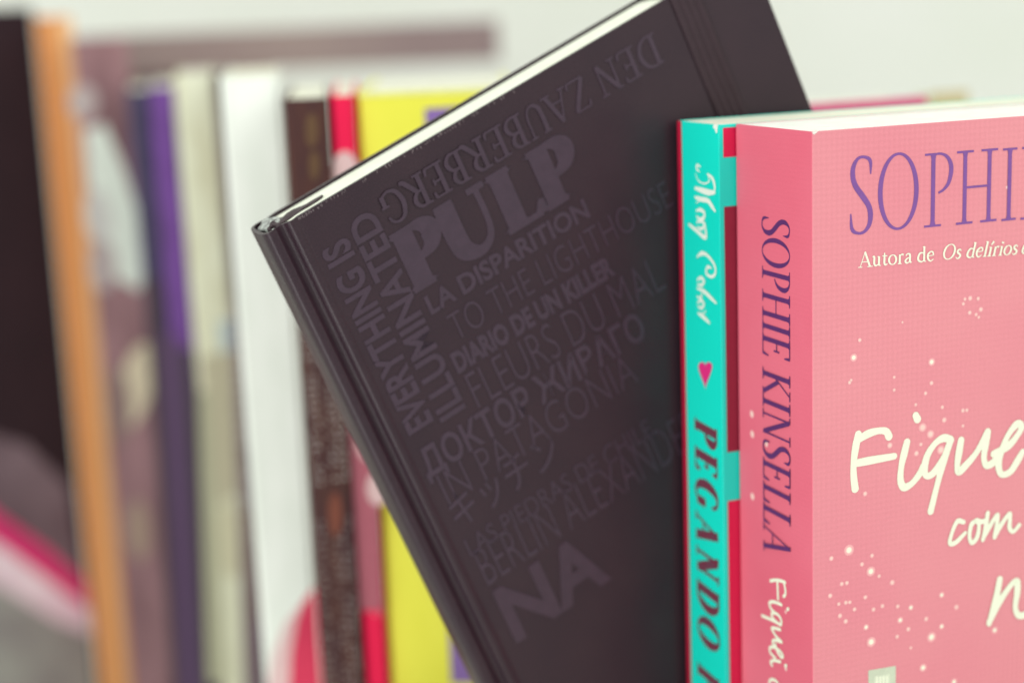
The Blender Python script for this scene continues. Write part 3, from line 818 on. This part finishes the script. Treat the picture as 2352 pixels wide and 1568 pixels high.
# left-hand group, further away
o, f_, W, H = bg_book(505, 642, 180, .575, (244, 247, 240), 'wide white book with red curve at its foot, left of black book', body=.15, rgb2=(228, 234, 224))
patch(o, f_, [([(724, 1345), (700, 1375), (680, 1425), (668, 1500), (664, 1600), (740, 1600)], 0)], [cm('red_print', (214, 44, 84))])
patch(o, f_, [([(612, 1600), (628, 1500), (655, 1430), (700, 1375), (680, 1425), (668, 1500), (664, 1600)], 0)], [cm('pink_wash', (226, 190, 190))], off=.00012)
o, f_, W, H = bg_book(490, 515, 172, .700, (92, 72, 82), 'thin dark mauve book squeezed between cream book and white book', body=.12, rgb2=(74, 56, 64))
specks(o, f_, 524, 552, .075, 700, 1330, 13, 26, 8, 7, (180, 168, 168), 6, keep=.9)
patch(o, f_, [([(566, 1170), (592, 1150), (612, 1420), (588, 1430)], 0)], [cm('brown_print', (84, 58, 46))])
o, f_, W, H = bg_book(398, 492, 178, .740, (232, 234, 210), 'cream white book between purple book and thin mauve book', body=.14, rgb2=(204, 200, 168))
patch(o, f_, [([(462, 820), (545, 800), (560, 1120), (500, 1160)], 0), (blob(530, 1240, 30, 90, -6), 1), ([(455, 900), (480, 900), (520, 1568), (478, 1568)], 2), ([(500, 740), (540, 730), (545, 800), (508, 810)], 3), ([(533, 760), (560, 760), (606, 1600), (560, 1600), (548, 1150)], 4)],
      [cm('beige_print', (188, 180, 152)), cm('sand_print', (206, 200, 168)), cm('olive_print', (170, 168, 140)), cm('pale_blue_print', (186, 200, 200)), cm('dark_edge_patch', (126, 108, 112))])  # last strip widens the dark zone beside the white book
o, f_, W, H = bg_book(343, 398, 202, .800, (124, 78, 164), 'violet book with dark lower half, beside cream white book', body=.14, rgb2=(88, 54, 112))
patch(o, f_, [([(404, 800), (442, 800), (520, 1650), (455, 1650)], 0), ([(370, 760), (412, 780), (458, 1650), (425, 1650)], 1)], [cm('dark_plum', (58, 42, 62)), cm('deep_plum', (80, 52, 92))])
o, f_, W, H = bg_book(290, 345, 208, .850, (88, 80, 108), 'slate blue book left of violet book', body=.13, rgb2=(58, 52, 74))
patch(o, f_, [([(330, 640), (372, 640), (455, 1600), (400, 1600)], 0)], [cm('dusk_print', (70, 54, 66))])
o, f_, W, H = bg_book(163, 292, 92, .900, (170, 130, 134), 'tall mauve brown book with pale oval patches, right of orange book', body=.12, rgb2=(116, 84, 88), nscale=12)
patch(o, f_, [(blob(190, 235, 34, 40), 0), ([(196, 300), (240, 285), (285, 390), (320, 500), (338, 600), (320, 668), (270, 640), (235, 560), (205, 430)], 1), (blob(225, 500, 30, 65, -8), 2),
              (blob(236, 610, 32, 60), 0), (blob(312, 885, 38, 100, 14), 3), (blob(318, 1215, 26, 70, -4), 4), (blob(270, 930, 30, 90, -4), 5)],
      [cm('pale_mauve_print', (182, 166, 164)), cm('white_print', (228, 234, 222)), cm('mauve_white_print', (205, 200, 195)), cm('sand_highlight', (222, 206, 176)), cm('taupe_highlight', (170, 144, 126)), cm('taupe_print', (140, 112, 108))])  # sand and taupe ovals are highlights painted onto the spine
o, f_, W, H = bg_book(80, 160, 42, .950, (222, 150, 86), 'orange book with dark line, between dark book and mauve brown book', body=.12, rgb2=(204, 128, 70), nscale=10, stretch=(1, .1, 1))
patch(o, f_, [([(128, 44), (164, 42), (300, 1660), (280, 1660), (170, 420)], 0)], [cm('pale_orange_print', (238, 186, 132))])
o, f_, W, H = bg_book(-330, 76, 32, 1.00, (36, 18, 26), 'very dark book with magenta and white diagonal bands at its foot, left end of row', body=.12, rgb2=(44, 24, 32))
patch(o, f_, [([(-60, 985), (60, 1020), (160, 1118), (198, 1370), (0, 1190), (-90, 1110)], 0), ([(-90, 1100), (0, 1182), (110, 1260), (196, 1340), (204, 1400), (150, 1400), (0, 1262), (-90, 1190)], 1),
  ([(-90, 1190), (0, 1250), (110, 1330), (204, 1400), (210, 1455), (150, 1440), (0, 1345), (-90, 1300)], 2), ([(-90, 1300), (0, 1345), (130, 1425), (210, 1455), (225, 1700), (-60, 1700)], 3)],
  [mat('mauve_band', (116, 96, 106), .5, rgb2=(76, 54, 64), nscale=18), cm('magenta_band', (214, 32, 112)), mat('lilac_white_band', (238, 222, 232), .5, rgb2=(206, 168, 190), nscale=22), mat('grey_band', (160, 162, 156), .5, rgb2=(120, 112, 116), nscale=18)])

# floating wall ledge above the row
l0 = at_depth(172, 93, 1.2); l1 = at_depth(1146, 50, 1.2)
ll = np.linalg.norm((l1 - l0)[:2])
lf = Frame([l0[0], l0[1], 0], (l1 - l0) * np.array([1, 1, 0]), UP)
ltop = at_depth(650, 66, 1.2)[2]; lbot = at_depth(1100, 142, 1.2)[2]
ld = thing('wall_ledge', lf, 'long mauve grey ledge on the pale wall above the row of books', 'ledge')
M_led = mat('mauve_board', (172, 152, 148), .5, rgb2=(150, 128, 130), nscale=7)
v, f = box(0, lf.hit(1146, 90)[0], lbot, ltop, -.10, 0); mesh_obj('board', v, f, M_led, ld, bevel=.001)
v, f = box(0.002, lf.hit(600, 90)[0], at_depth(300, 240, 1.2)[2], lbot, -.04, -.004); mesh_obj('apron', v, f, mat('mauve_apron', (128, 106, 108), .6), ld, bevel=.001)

# books behind the notebook at the right
q0 = at_depth(2130, 222.5, .56)
mf = Frame([q0[0], q0[1], 0], C, UP)
mg = thing('hardback_book', mf, 'hardback with magenta cover edge, just behind black notebook at right', 'book')
Hm = q0[2]
v, f = box(-.15, 0, 0, Hm, -.0022, 0); mesh_obj('cover', v, f, mat('magenta_board', (222, 40, 120), .4), mg, bevel=.0004)
v, f = box(-.149, -.002, .001, Hm - .0012, -.022, -.0022); mesh_obj('page_block', v, f, M_page, mg)
v, f = box(-.15, 0, 0, Hm, -.0244, -.022); mesh_obj('cover', v, f, mat('white_board', (228, 230, 218), .4), mg, bevel=.0004)
q1 = at_depth(2225, 208, .66)
kf = Frame([q1[0], q1[1], 0], C, UP)
kg = thing('paperback_book', kf, 'small tan paperback, its top just visible far right behind pink paperback', 'book')
Hk = q1[2]
v, f = box(-.018, 0, 0, Hk, -.0015, 0); mesh_obj('cover', v, f, mat('tan_cover', (208, 192, 146), .5), kg, bevel=.0003)
v, f = box(-.0175, -.0005, 0.001, Hk - .0008, -.012, -.0015); mesh_obj('page_block', v, f, M_page2, kg)
